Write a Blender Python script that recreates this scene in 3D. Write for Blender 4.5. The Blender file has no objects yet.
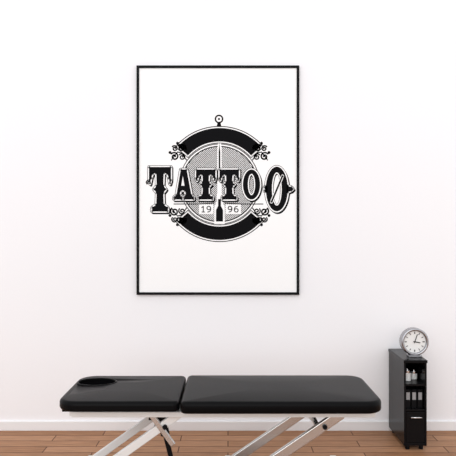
import bpy, bmesh, math
from mathutils import Vector, Matrix
sc=bpy.context.scene
col=sc.collection
sc.view_settings.view_transform='Standard'

# ---------- materials ----------
def mat(name,c,rough=0.5,metal=0.0,bump=0,bscale=200,coat=0,var=0.0,spec=0.5):
    m=bpy.data.materials.new(name); m.use_nodes=True
    n=m.node_tree.nodes; l=m.node_tree.links; b=n['Principled BSDF']
    b.inputs['Base Color'].default_value=(*c,1); b.inputs['Roughness'].default_value=rough
    b.inputs['Metallic'].default_value=metal; b.inputs['Coat Weight'].default_value=coat
    b.inputs['Specular IOR Level'].default_value=spec
    tc=n.new('ShaderNodeTexCoord'); nz=n.new('ShaderNodeTexNoise'); nz.inputs['Scale'].default_value=bscale
    l.new(tc.outputs['Object'],nz.inputs['Vector'])
    if bump:
        bp=n.new('ShaderNodeBump'); bp.inputs['Strength'].default_value=bump; bp.inputs['Distance'].default_value=0.002
        l.new(nz.outputs['Fac'],bp.inputs['Height']); l.new(bp.outputs['Normal'],b.inputs['Normal'])
    if var:
        mx=n.new('ShaderNodeMix'); mx.data_type='RGBA'
        mx.inputs[6].default_value=(*[v*(1-var) for v in c],1); mx.inputs[7].default_value=(*[min(1,v*(1+var)) for v in c],1)
        l.new(nz.outputs['Fac'],mx.inputs[0]); l.new(mx.outputs[2],b.inputs['Base Color'])
    return m
M_wall=mat('wall_paint',(0.915,0.91,0.935),0.9,bump=0.05,bscale=60,var=0.01,spec=0.1)
M_base=mat('baseboard_paint',(0.86,0.85,0.86),0.5,var=0.01)
M_leather=mat('black_leather',(0.0035,0.0035,0.004),0.34,bump=0.2,bscale=260,spec=0.07)
M_seam=mat('black_piping',(0.004,0.004,0.004),0.5,var=0.1)
M_white=mat('white_powder_coat',(0.80,0.79,0.78),0.35,var=0.02)
M_silver=mat('brushed_metal',(0.66,0.65,0.64),0.25,metal=0.85,var=0.05)
M_chrome=mat('chrome',(0.75,0.75,0.77),0.15,metal=1.0,var=0.02)
M_rim=mat('clock_rim_metal',(0.42,0.42,0.44),0.25,metal=1.0,var=0.02)
M_blk=mat('black_plastic',(0.005,0.005,0.006),0.5,var=0.1,spec=0.1)
M_lac=mat('black_lacquer',(0.006,0.006,0.007),0.22,var=0.1,spec=0.12)
M_ink=mat('black_ink',(0.004,0.004,0.005),0.8,var=0.1,spec=0.1)
M_paper=mat('white_paper',(0.965,0.965,0.97),0.9,var=0.003,spec=0.05)
M_face=mat('clock_face_white',(0.85,0.85,0.84),0.5,var=0.01)
M_grey=mat('grey_card',(0.30,0.30,0.31),0.5,var=0.05)
def floor_mat():
    m=bpy.data.materials.new('wood_planks'); m.use_nodes=True
    n=m.node_tree.nodes; l=m.node_tree.links; b=n['Principled BSDF']
    tc=n.new('ShaderNodeTexCoord'); br=n.new('ShaderNodeTexBrick')
    br.inputs['Scale'].default_value=1; br.inputs['Brick Width'].default_value=0.9; br.inputs['Row Height'].default_value=0.11
    br.inputs['Mortar Size'].default_value=0.004; br.inputs['Color1'].default_value=(0.34,0.165,0.082,1)
    br.inputs['Color2'].default_value=(0.46,0.245,0.135,1); br.inputs['Mortar'].default_value=(0.12,0.05,0.025,1)
    br.offset=0.37
    l.new(tc.outputs['Object'],br.inputs['Vector'])
    mp=n.new('ShaderNodeMapping'); mp.inputs['Scale'].default_value=(2,35,1); l.new(tc.outputs['Object'],mp.inputs['Vector'])
    nz=n.new('ShaderNodeTexNoise'); nz.inputs['Scale'].default_value=3; nz.inputs['Detail'].default_value=6; l.new(mp.outputs[0],nz.inputs['Vector'])
    rp=n.new('ShaderNodeMapRange'); rp.inputs['From Min'].default_value=0.3; rp.inputs['From Max'].default_value=0.7
    rp.inputs['To Min'].default_value=0.7; rp.inputs['To Max'].default_value=1.2; l.new(nz.outputs['Fac'],rp.inputs['Value'])
    mx=n.new('ShaderNodeMix'); mx.data_type='RGBA'; mx.blend_type='MULTIPLY'; mx.inputs[0].default_value=1
    l.new(br.outputs['Color'],mx.inputs[6]); l.new(rp.outputs[0],mx.inputs[7]); l.new(mx.outputs[2],b.inputs['Base Color'])
    b.inputs['Roughness'].default_value=0.45; b.inputs['Specular IOR Level'].default_value=0.12
    return m
M_floor=floor_mat()

# ---------- helpers ----------
def obj(name,bm,mats,parent=None,smooth=False,bevel=0,loc=None):
    me=bpy.data.meshes.new(name); bm.normal_update(); bm.to_mesh(me); bm.free()
    o=bpy.data.objects.new(name,me); col.objects.link(o)
    for m in (mats if isinstance(mats,list) else [mats]): me.materials.append(m)
    if smooth:
        for p in me.polygons: p.use_smooth=True
    if bevel:
        md=o.modifiers.new('bevel','BEVEL'); md.width=bevel; md.segments=3; md.limit_method='ANGLE'
    if parent:
        o.parent=parent
        o.matrix_parent_inverse=Matrix.Translation(-parent.location)
    return o
def box(bm,x0,x1,y0,y1,z0,z1,mi=0):
    vs=[bm.verts.new((x,y,z)) for x in(x0,x1) for y in(y0,y1) for z in(z0,z1)]
    for f in((0,1,3,2),(4,6,7,5),(0,4,5,1),(2,3,7,6),(0,2,6,4),(1,5,7,3)):
        bm.faces.new([vs[i] for i in f]).material_index=mi
def bar(bm,a,b,w,h,mi=0,up=Vector((0,1,0))):
    a=Vector(a);b=Vector(b);d=(b-a).normalized(); u=(up-d*up.dot(d)).normalized(); v=d.cross(u)
    vs=[]
    for p in(a,b):
        for s,t in((-1,-1),(1,-1),(1,1),(-1,1)): vs.append(bm.verts.new(p+u*s*w/2+v*t*h/2))
    for f in((0,1,2,3),(7,6,5,4),(0,4,5,1),(1,5,6,2),(2,6,7,3),(3,7,4,0)): bm.faces.new([vs[i] for i in f]).material_index=mi
def cyl(bm,a,b,r,r2=None,seg=28,mi=0):
    a=Vector(a);b=Vector(b);d=b-a
    mtx=Matrix.Translation((a+b)/2)@d.to_track_quat('Z','Y').to_matrix().to_4x4()
    g=bmesh.ops.create_cone(bm,cap_ends=True,segments=seg,radius1=r,radius2=r if r2 is None else r2,depth=d.length,matrix=mtx)
    for v in g['verts']:
        for f in v.link_faces: f.material_index=mi
def empty(name,loc,label,cat):
    e=bpy.data.objects.new(name,None); e.location=loc; e.empty_display_size=0.1; col.objects.link(e)
    e['label']=label; e['category']=cat
    return e

# ---------- room ----------
D=4.42; F=600.; H=1.49
bm=bmesh.new(); box(bm,-3.5,3.5,0,0.1,-0.05,3.6)
o=obj('wall_back',bm,M_wall); o['kind']='structure'
bm=bmesh.new(); box(bm,-3.5,3.5,-6.0,0.0,-0.05,0)
o=obj('floor',bm,M_floor); o['kind']='structure'
bm=bmesh.new(); box(bm,-3.5,3.5,-0.015,0,0,0.07)
o=obj('baseboard_back',bm,M_base,bevel=0.004); o['kind']='structure'

# ---------- poster ----------
S=(D-0.015)/F
def PX(x): return (x-228)*S
def PZ(y): return H-(y-228)*S
pc=Vector((PX(218),0,PZ(180)))
poster=empty('framed_poster',(pc.x,0,PZ(294.5)),'black-framed white poster with black tattoo emblem on the wall','poster')
x0,x1,z0,z1=PX(136.6),PX(299.2),PZ(294.8),PZ(65.6); t=0.019
bm=bmesh.new()
outer=[(x0,z0),(x1,z0),(x1,z1),(x0,z1)]; inner=[(x0+t,z0+t),(x1-t,z0+t),(x1-t,z1-t),(x0+t,z1-t)]
ring=[]
for yy in(-0.001,-0.022):
    ring.append([bm.verts.new((a,yy,b)) for a,b in outer]); ring.append([bm.verts.new((a,yy,b)) for a,b in inner])
for i in range(4):
    j=(i+1)%4
    bm.faces.new((ring[2][i],ring[2][j],ring[3][j],ring[3][i]))
    bm.faces.new((ring[0][i],ring[1][i],ring[1][j],ring[0][j]))
    bm.faces.new((ring[0][i],ring[0][j],ring[2][j],ring[2][i]))
    bm.faces.new((ring[1][i],ring[3][i],ring[3][j],ring[1][j]))
obj('frame',bm,M_blk,poster,bevel=0.0008)['label']='thin black picture frame'
bm=bmesh.new(); box(bm,x0+0.01,x1-0.01,-0.015,-0.003,z0+0.01,z1-0.01)
obj('paper_sheet',bm,M_paper,poster)['label']='white printed sheet'

class Art:
    def __init__(s): s.bm=bmesh.new()
    def poly(s,pts,layer,mi=0):
        y=-0.0152-layer*0.00012
        vs=[s.bm.verts.new((PX(x),y,PZ(z))) for x,z in pts]
        f=s.bm.faces.new(vs); f.material_index=mi; f.normal_update()
        if f.normal.y>0: f.normal_flip()
    def disc(s,cx,cy,r,layer,mi=0,ry=None,n=24):
        ry=ry or r
        s.poly([(cx+r*math.cos(2*math.pi*i/n),cy+ry*math.sin(2*math.pi*i/n)) for i in range(n)],layer,mi)
    def stroke(s,pts,w,layer,mi=0,closed=False,caps=True):
        n=len(pts); rng=n if closed else n-1
        for i in range(rng):
            a=pts[i]; b=pts[(i+1)%n]; dx=b[0]-a[0]; dy=b[1]-a[1]; L=math.hypot(dx,dy)
            if L<1e-6: continue
            nx=-dy/L*w/2; ny=dx/L*w/2
            s.poly([(a[0]+nx,a[1]+ny),(b[0]+nx,b[1]+ny),(b[0]-nx,b[1]-ny),(a[0]-nx,a[1]-ny)],layer,mi)
        if caps:
            for p in pts: s.disc(p[0],p[1],w/2,layer,mi,n=8)
    def ring(s,cx,cy,rx,ry,ix,iy,layer,mi=0,a0=0,a1=360,n=64):
        for i in range(n):
            t0=math.radians(a0+(a1-a0)*i/n); t1=math.radians(a0+(a1-a0)*(i+1)/n)
            s.poly([(cx+rx*math.cos(t0),cy-ry*math.sin(t0)),(cx+rx*math.cos(t1),cy-ry*math.sin(t1)),
                    (cx+ix*math.cos(t1),cy-iy*math.sin(t1)),(cx+ix*math.cos(t0),cy-iy*math.sin(t0))],layer,mi)
    def arc(s,cx,cy,r,w,a0,a1,layer,mi=0,n=48): s.ring(cx,cy,r+w/2,r+w/2,r-w/2,r-w/2,layer,mi,a0,a1,n)
CX,CY=219.5,184.
A=Art()
# badge
A.arc(CX,CY,40,0.8,0,360,1)
A.arc(CX,CY,37.6,1.2,0,360,1)
k=-36.8
while k<36:
    k+=1.35
    R=36.8
    if abs(k)>=R: continue
    h=math.sqrt(R*R-k*k); d=math.sqrt(.5)
    for sg in(-1,1):
        a=(k*d-h*d,-k*d-h*d); b=(k*d+h*d,-k*d+h*d)
        if b[0]<=2.2: continue
        if a[0]<2.2: u=(2.2-a[0])/(b[0]-a[0]); a=(2.2,a[1]+u*(b[1]-a[1]))
        A.stroke([(CX+sg*a[0],CY+a[1]),(CX+sg*b[0],CY+b[1])],0.7,1,caps=False)
# banners
for s in(1,-1):
    a0,a1=(42,138) if s>0 else (222,318)
    A.ring(CX,CY,58.5,58.5,40.5,40.5,2,1,a0-3,a1+3)
    A.arc(CX,CY,57.6,0.9,a0-2,a1+2,3)
    A.ring(CX,CY,56,56,42.5,42.5,3,0,a0,a1)
    A.arc(CX,CY,41,0.8,a0-2,a1+2,3)
    for a in(a0-2,a1+2):
        t=math.radians(a); A.stroke([(CX+r*math.cos(t),CY-r*math.sin(t)) for r in(41,57.6)],0.9,3)
# hanging ring
A.arc(CX-0.5,119,3.6,1.5,0,360,3,n=32); A.poly([(217.6,122.5),(220.4,122.5),(221.5,127),(216.5,127)],3)
A.disc(CX-0.5,119,1.1,3)
# scrolls
def spiral(cx,cy,r,turns,st,dirn,w,layer=4):
    pts=[]
    n=int(22*turns)
    for i in range(n+1):
        u=i/n; rr=r*(1-0.8*u); a=math.radians(st)+dirn*u*turns*2*math.pi
        pts.append((cx+rr*math.cos(a),cy-rr*math.sin(a)))
    A.stroke(pts,w,layer)
for sx in(-1,1):
    for sy in(-1,1):
        def q(dx,dy): return (CX+sx*dx,CY+sy*dy)
        bg=[q(32,27),q(42,22),q(48,27),q(49,34),q(43,40),q(38,42),q(33,38)]
        A.poly(bg,3,1)
        for (dx,dy,r,w) in((45,27.5,4.2,1.6),(38.5,36,3.8,1.6),(44.8,35.5,3.0,1.4),(37.5,27,3.4,1.4)):
            p=q(dx,dy); spiral(p[0],p[1],r,1.4,40 if sx>0 else 140,-sx*sy,w)
        A.stroke([q(33,24),q(38,31),q(42,32),q(48,24)],1.1,4)
        for dx,dy in((49.5,31.5),(42,40.8),(34,33)): p=q(dx,dy); A.disc(p[0],p[1],1.5,4,n=10)
# needle and bottle
A.poly([(218,142),(221,142),(221.6,150),(221.6,172),(217.4,172),(217.4,150)],3,1)
A.poly([(219.5,143),(220.3,152),(220.3,172),(218.7,172),(218.7,152)],4,0)
A.poly([(214.3,224),(214.3,207),(216.8,201),(216.8,194),(222.2,194),(222.2,201),(224.7,207),(224.7,224)],3,1)
A.poly([(216,221.5),(216,210),(218.1,206),(218.1,199),(220.9,199),(220.9,206),(223,210),(223,221.5)],4,0)
# date plates
for x0_,x1_ in((199,213.4),(225.6,241)):
    A.poly([(x0_,204.4),(x1_,204.4),(x1_,214),(x0_,214)],5,1)
obj('emblem_print',A.bm,[M_ink,M_paper],poster)['label']='black round badge print with banners and scrolls'

# lettering
A=Art()
def Tp(bar=.16,st=.17):
    c=.5
    R=[(c+.5,0),(c+.5,.30),(c+.45,.38),(c+.40,.25),(c+.33,bar+.02),(c+st,bar),(c+st-.02,.42),(c+st+.11,.50),(c+st-.02,.58),(c+st,.85),(c+.36,.91),(c+.36,1)]
    return R+[(1-a,b) for a,b in reversed(R)]
def place(poly,x,y,w,h): return [(x+w*a,y+h*b) for a,b in poly]
LW=[]
def T(x,y,w,h,bar=.16): LW.append(place(Tp(bar),x,y,w,h))
T(149,167,22,44.5,.13)
LW.append(place([(.34,0),(.66,0),(.92,.86),(1.04,.92),(1.04,1),(.52,1),(.52,.92),(.62,.86),(.57,.70),(.33,.70),(.29,.86),(.40,.92),(.40,1),(-.02,1),(-.02,.92),(.10,.86)],174.5,169.5,18.5,30))
T(196,169.5,19.5,30); T(219.5,169.5,19.5,30)
OS=[(251.5,184.5,8.6,15,3.6,10.6),(276.8,189,11,22.3,4.9,16.6)]
extra=[[(264.5,187),(267.5,185.5),(267.5,192.5),(264.5,191)],[(286.5,185.5),(291.5,187.2),(293.2,189),(291.5,190.8),(286.5,192.5)]]
DX,DY=1.0,1.3
for p in LW+extra:
    sh=[(a+DX,b+DY) for a,b in p]
    A.poly(sh,6,0); A.stroke(sh,2.8,6,0,closed=True)
    A.stroke(p,3.4,7,0,closed=True)
    A.poly(p,8,1); A.stroke(p,2.4,8,1,closed=True)
    A.poly(p,9,0)
A.poly(place([(.45,.22),(.54,.54),(.37,.54)],174.5,169.5,18.5,30),10,1)
for cx,cy,rx,ry,ix,iy in OS:
    A.ring(cx+DX,cy+DY,rx+1.5,ry+1.5,ix-.8,iy-.8,6,0)
    A.ring(cx,cy,rx+1.7,ry+1.7,max(.3,ix-1.7),iy-1.7,7,0)
    A.ring(cx,cy,rx+1.2,ry+1.2,max(.2,ix-1.2),iy-1.2,8,1)
    A.ring(cx,cy,rx,ry,ix,iy,9,0)
A.stroke([(271.5,202),(282.5,176)],3.0,10,1); A.stroke([(271.5,202),(282.5,176)],1.7,11,0)
A.stroke([(149,181),(147,184),(146.2,182),(147.5,180.5)],1.2,10,0)
A.stroke([(174,204),(199,204),(214,203)],0.9,6); A.stroke([(225,203),(240,204),(263,204)],0.9,6)
def st(pts,ox): A.stroke([(ox+a*.95,206.2+b*.88) for a,b in pts],0.9,10,0)
st([(0.2,1.6),(1.8,0.2),(1.8,6.6)],201.6); st([(0.4,6.6),(3.2,6.6)],201.6)
nine=[(4.1,2.2),(3.5,.6),(2,.1),(.6,.7),(.1,2.2),(.7,3.6),(2.1,4),(3.5,3.5),(4.1,2.2),(4,4.4),(3,6),(1,6.7)]
st(nine,206.8)
st(nine,228)
six=[(4.3-a,6.8-b) for a,b in nine]; st(six,234.2)
obj('lettering',A.bm,[M_ink,M_paper],poster)['label']='black outlined word TATTOO with 19 96 beneath'

# ---------- treatment table ----------
BY=-(D-3.49)
def Y(dist): return -(D-dist)
table=empty('treatment_table',(0,BY,0),'black padded folding treatment table on a white and silver metal frame','massage table')
def pad(name,xa,xb,ya,yb,zb,zt,radL,radR,puff,label,hole=None):
    bm=bmesh.new()
    e=0.022
    def outline(d):
        pts=[]
        for cxs,cys,a0,rad in((xb,yb,0,radR),(xa,yb,90,radL),(xa,ya,180,radL),(xb,ya,270,radR)):
            cx=cxs-rad if cxs==xb else cxs+rad; cy=cys-rad if cys==yb else cys+rad
            for i in range(13):
                a=math.radians(a0+90*i/12); r=max(rad-d,0.0005)
                pts.append((cx+r*math.cos(a),cy+r*math.sin(a)))
        return pts
    loops=[]
    loops.append((e*.5,zb)); loops.append((e*.15,zb+.004)); loops.append((0,zb+.012)); loops.append((0,zt-e))
    for i in range(1,7):
        a=math.pi/2*i/6; loops.append((e*(1-math.cos(a)),zt-e+e*math.sin(a)))
    L=[]
    for d,z in loops: L.append([bm.verts.new((x,y,z)) for x,y in outline(d)])
    cx,cy=(xa+xb)/2,(ya+yb)/2
    base=outline(e)
    for s in(.95,.88,.78,.6,.35):
        L.append([bm.verts.new((cx+(x-cx)*s,cy+(y-cy)*s,zt+puff*(1-s**2.5))) for x,y in base])
    n=len(base)
    for a,b in zip(L[:-1],L[1:]):
        for i in range(n):
            j=(i+1)%n; bm.faces.new((a[i],a[j],b[j],b[i]))
    bm.faces.new(L[-1]); bm.faces.new(list(reversed(L[0])))
    o=obj(name,bm,M_leather,table,smooth=True); o['label']=label
    return o
zt,zb=0.563,0.506
hp=pad('head_cushion',-0.925,-0.262,Y(3.20),Y(3.79),zb,zt-.002,.11,.035,.006,'black padded head section with an oval face opening')
bp_=pad('body_cushion',-0.255,0.836,Y(3.185),Y(3.79),zb-.006,zt+.001,.035,.10,.010,'long black padded body section')
bm=bmesh.new(); hx,hy=-0.785,Y(3.60)
g=bmesh.ops.create_cone(bm,cap_ends=True,segments=48,radius1=1,radius2=1,depth=0.08,matrix=Matrix.Translation((hx,hy,zt+.005))@Matrix.Diagonal((.115,.085,1,1)))
cut=obj('cutter',bm,M_seam)
bpy.context.view_layer.update()
md=hp.modifiers.new('b','BOOLEAN'); md.operation='DIFFERENCE'; md.object=cut; md.solver='EXACT'
bpy.context.view_layer.objects.active=hp
bpy.ops.object.modifier_apply(modifier='b')
bpy.data.objects.remove(cut)
for p in hp.data.polygons: p.use_smooth=abs(p.normal.z)>0.02 and len(p.vertices)<12
bm=bmesh.new()
def etorus(bm,cx,cy,cz,rx,ry,r,n=56,m=10):
    R=[]
    for i in range(n):
        a=2*math.pi*i/n
        R.append([bm.verts.new((cx+(rx+r*math.cos(b))*math.cos(a),cy+(ry+r*math.cos(b))*math.sin(a),cz+r*math.sin(b))) for b in[2*math.pi*k/m for k in range(m)]])
    for i in range(n):
        for k in range(m): bm.faces.new((R[i][k],R[(i+1)%n][k],R[(i+1)%n][(k+1)%m],R[i][(k+1)%m]))
etorus(bm,hx,hy,zt+.001,.115,.085,.006)
obj('face_opening_rim',bm,M_leather,table,smooth=True)['label']='black rolled rim of the face opening'
bm=bmesh.new(); box(bm,-0.90,-0.29,Y(3.25),Y(3.74),zb-.012,zb+.004)
obj('support_board',bm,M_blk,table,bevel=.003)['label']='black board under the head cushion'
bm=bmesh.new(); box(bm,-0.225,0.80,Y(3.24),Y(3.74),zb-.016,zb)
obj('support_board',bm,M_blk,table,bevel=.003)['label']='black board under the body cushion'
zr=zb-.03
bm=bmesh.new()
for yy in(Y(3.27),Y(3.71)):
    box(bm,-0.85,0.80,yy-.015,yy+.015,zr-.014,zr+.016)
for xx in(-0.85,-0.26,0.25,0.79): box(bm,xx-.015,xx+.015,Y(3.27),Y(3.71),zr-.012,zr+.014)
obj('upper_frame',bm,M_white,table,bevel=.004)['label']='white steel upper frame'
bm=bmesh.new()
for yy in(Y(3.27),Y(3.71)): box(bm,-0.90,0.70,yy-.02,yy+.02,.02,.06)
for xx in(-0.86,0.0,0.66): box(bm,xx-.02,xx+.02,Y(3.20),Y(3.78),.021,.059)
obj('base_frame',bm,M_white,table,bevel=.005)['label']='white steel base frame'
for xx in(-0.86,0.66):
    for yy in(Y(3.22),Y(3.76)):
        bm=bmesh.new(); cyl(bm,(xx,yy,0),(xx,yy,.022),.028,.02); obj('foot',bm,M_blk,table)['label']='black rubber foot'
def leg(tx,ty,bx,w,m,name='leg',label=None):
    bm=bmesh.new(); bar(bm,(tx,ty,zr-.005),(bx,ty,.045),.03,w)
    o=obj(name,bm,m,table,bevel=.005)
    if label:o['label']=label
for yy in(Y(3.30),Y(3.68)):
    leg(.625,yy,0.0,.055,M_silver,label='silver slanting lift leg')
    leg(-.265,yy,-.86,.045,M_white,label='white slanting lift leg')
for xx in(.50,-.40):
    bm=bmesh.new(); cyl(bm,(xx,Y(3.30),.38),(xx,Y(3.68),.38),.014)
    obj('cross_tube',bm,M_silver,table,smooth=True)
bm=bmesh.new(); cyl(bm,(-.40,Y(3.45),.47),(-.36,Y(3.45),.30),.026); cyl(bm,(-.36,Y(3.45),.30),(-.30,Y(3.45),.06),.014)
box(bm,-.45,-.37,Y(3.40),Y(3.50),.40,.47)
obj('lift_actuator',bm,M_blk,table,bevel=.003)['label']='black lift motor and rod'
bm=bmesh.new(); bar(bm,(-.42,Y(3.29),.465),(-.30,Y(3.29),.30),.02,.028)
obj('brace',bm,M_silver,table,bevel=.003)['label']='silver diagonal brace'
bm=bmesh.new(); bar(bm,(.42,Y(3.5),.47),(.55,Y(3.5),.30),.02,.022)
obj('brace',bm,M_white,table,bevel=.003)
for xx,zz in((-.345,.402),(.53,.402)):
    bm=bmesh.new(); cyl(bm,(xx,Y(3.30)-.03,zz),(xx,Y(3.30)-.008,zz),.013)
    obj('pivot_bolt',bm,M_blk,table,bevel=.002)['label']='round black pivot bolt'

# ---------- cabinet ----------
xa=1.18; xb=1.332; ct=.605; cf=Y(4.02)
cab=empty('side_cabinet',((xa+xb)/2,-.2,0),'slim black lacquered cabinet with open shelves against the wall','cabinet')
bm=bmesh.new()
box(bm,xa,xa+.012,cf,-.017,.03,ct-.02); box(bm,xb-.012,xb,cf,-.017,.03,ct-.02)
box(bm,xa+.012,xb-.012,-.03,-.017,.03,ct-.02); box(bm,xa+.012,xb-.012,cf,-.03,.03,.05)
obj('body',bm,M_lac,cab,bevel=.002)
for z_ in(.26,.43):
    bm=bmesh.new(); box(bm,xa+.0125,xb-.0125,cf+.003,-.031,z_,z_+.014)
    obj('shelf',bm,M_lac,cab,bevel=.001)
bm=bmesh.new(); box(bm,xa-.004,xb+.004,cf-.006,-.016,ct-.02,ct)
obj('cabinet_top',bm,M_lac,cab,bevel=.003)
bm=bmesh.new(); box(bm,xa+.014,xb-.014,cf-.001,cf+.30,.052,.256)
dr=obj('drawer',bm,M_lac,cab,bevel=.002)
bm=bmesh.new(); zz=.225; cyl(bm,(xa+.04,cf-.02,zz),(xb-.04,cf-.02,zz),.0045)
for q_ in(xa+.048,xb-.048): cyl(bm,(q_,cf-.02,zz),(q_,cf,zz),.0035)
obj('handle',bm,M_chrome,dr,smooth=True)['label']='chrome bar handle'
for xx in(xa+.03,xb-.03):
    for yy in(cf+.03,-.05):
        bm=bmesh.new(); cyl(bm,(xx,yy,0),(xx,yy,.031),.014); obj('foot',bm,M_blk,cab)
def binder(x,z,h,w,label):
    e=empty('ring_binder',(x,cf+.15,z),label,'binder'); e['group']='binders on the cabinet shelf'
    bm=bmesh.new(); box(bm,x-w/2,x+w/2,cf+.03,cf+.26,z,z+h); obj('cover',bm,M_blk,e,bevel=.002)
    bm=bmesh.new(); box(bm,x-w/2+.005,x+w/2-.005,cf+.0285,cf+.031,z+h*.45,z+h*.85); obj('spine_label',bm,M_grey,e)['label']='pale spine label'
def jar(x,y,z,r,h,label):
    e=empty('storage_jar',(x,y,z),label,'jar')
    bm=bmesh.new(); cyl(bm,(x,y,z),(x,y,z+h),r); obj('jar_body',bm,M_face,e,bevel=.003)
    bm=bmesh.new(); cyl(bm,(x,y,z+h),(x,y,z+h+.016),r*1.05); cyl(bm,(x,y,z+h+.014),(x,y,z+h+.026),.008); obj('lid',bm,M_chrome,e,bevel=.002)['label']='silver lid with a knob'
for i in range(3): binder(xa+.035+i*.041,.2745,.125,.034,'black ring binder with pale spine label on cabinet shelf')
jar(xa+.05,cf+.10,.4445,.026,.055,'small white jar with silver lid on the cabinet shelf')
jar(xa+.108,cf+.14,.4445,.022,.040,'low white jar with silver lid beside a taller jar')

# ---------- clock ----------
kd=4.13; ky=Y(kd); kx=(414.2-228)*kd/F; kr=.094; kz=ct+.010+kr
clock=empty('desk_clock',(kx,ky,ct),'round silver desk clock with a white face on the black cabinet','clock')
bm=bmesh.new()
def ringy(bm,r0,r1,ya,yb,n=48):
    R=[]
    for i in range(n):
        a=2*math.pi*i/n; c,s=math.cos(a),math.sin(a)
        R.append([bm.verts.new((kx+r*c,y,kz+r*s)) for r,y in((r1,ya),(r1,yb),((r0+r1)/2,yb-.008),(r0,yb),(r0,ya))])
    for i in range(n):
        for k_ in range(5): bm.faces.new((R[i][k_],R[i][(k_+1)%5],R[(i+1)%n][(k_+1)%5],R[(i+1)%n][k_]))
ringy(bm,kr*.80,kr,ky+.03,ky-.02)
obj('rim',bm,M_rim,clock,smooth=True,bevel=0)['label']='polished silver rim'
bm=bmesh.new(); cyl(bm,(kx,ky+.028,kz),(kx,ky-.010,kz),kr*.82,seg=48)
obj('dial',bm,M_face,clock)['label']='white dial'
for i in range(12):
    a=math.pi/6*i; w=.006 if i%3==0 else .004
    bm=bmesh.new()
    bar(bm,(kx+kr*.58*math.sin(a),ky-.0112,kz+kr*.58*math.cos(a)),(kx+kr*.73*math.sin(a),ky-.0112,kz+kr*.73*math.cos(a)),.002,w)
    obj('hour_mark',bm,M_blk,clock)
for a,l_,w in((math.radians(100),.038,.006),(math.radians(20),.054,.0045)):
    bm=bmesh.new(); bar(bm,(kx-.01*math.sin(a),ky-.013,kz-.01*math.cos(a)),(kx+l_*math.sin(a),ky-.013,kz+l_*math.cos(a)),.002,w)
    obj('hand',bm,M_blk,clock)
bm=bmesh.new()
box(bm,kx-.045,kx+.045,ky-.035,ky+.035,ct,ct+.014)
obj('stand',bm,M_rim,clock,bevel=.003)['label']='silver foot'

# ---------- light ----------
w=bpy.data.worlds.new('world'); sc.world=w; w.use_nodes=True
w.node_tree.nodes['Background'].inputs[0].default_value=(0.985,0.99,1.0,1); w.node_tree.nodes['Background'].inputs[1].default_value=1.1
ld=bpy.data.lights.new('soft_daylight','SUN'); ld.energy=0.75; ld.angle=math.radians(50)
lo=bpy.data.objects.new('soft_daylight',ld); col.objects.link(lo); lo.location=(-1,-5,3.5)
lo.rotation_euler=Vector((0.25,1.0,-0.40)).to_track_quat('-Z','Y').to_euler()

cam=bpy.data.cameras.new('camera'); co=bpy.data.objects.new('camera',cam); col.objects.link(co)
cam.sensor_width=36; cam.lens=36*F/456; co.location=(0,-D,H); co.rotation_euler=(math.pi/2,0,0)
sc.camera=co
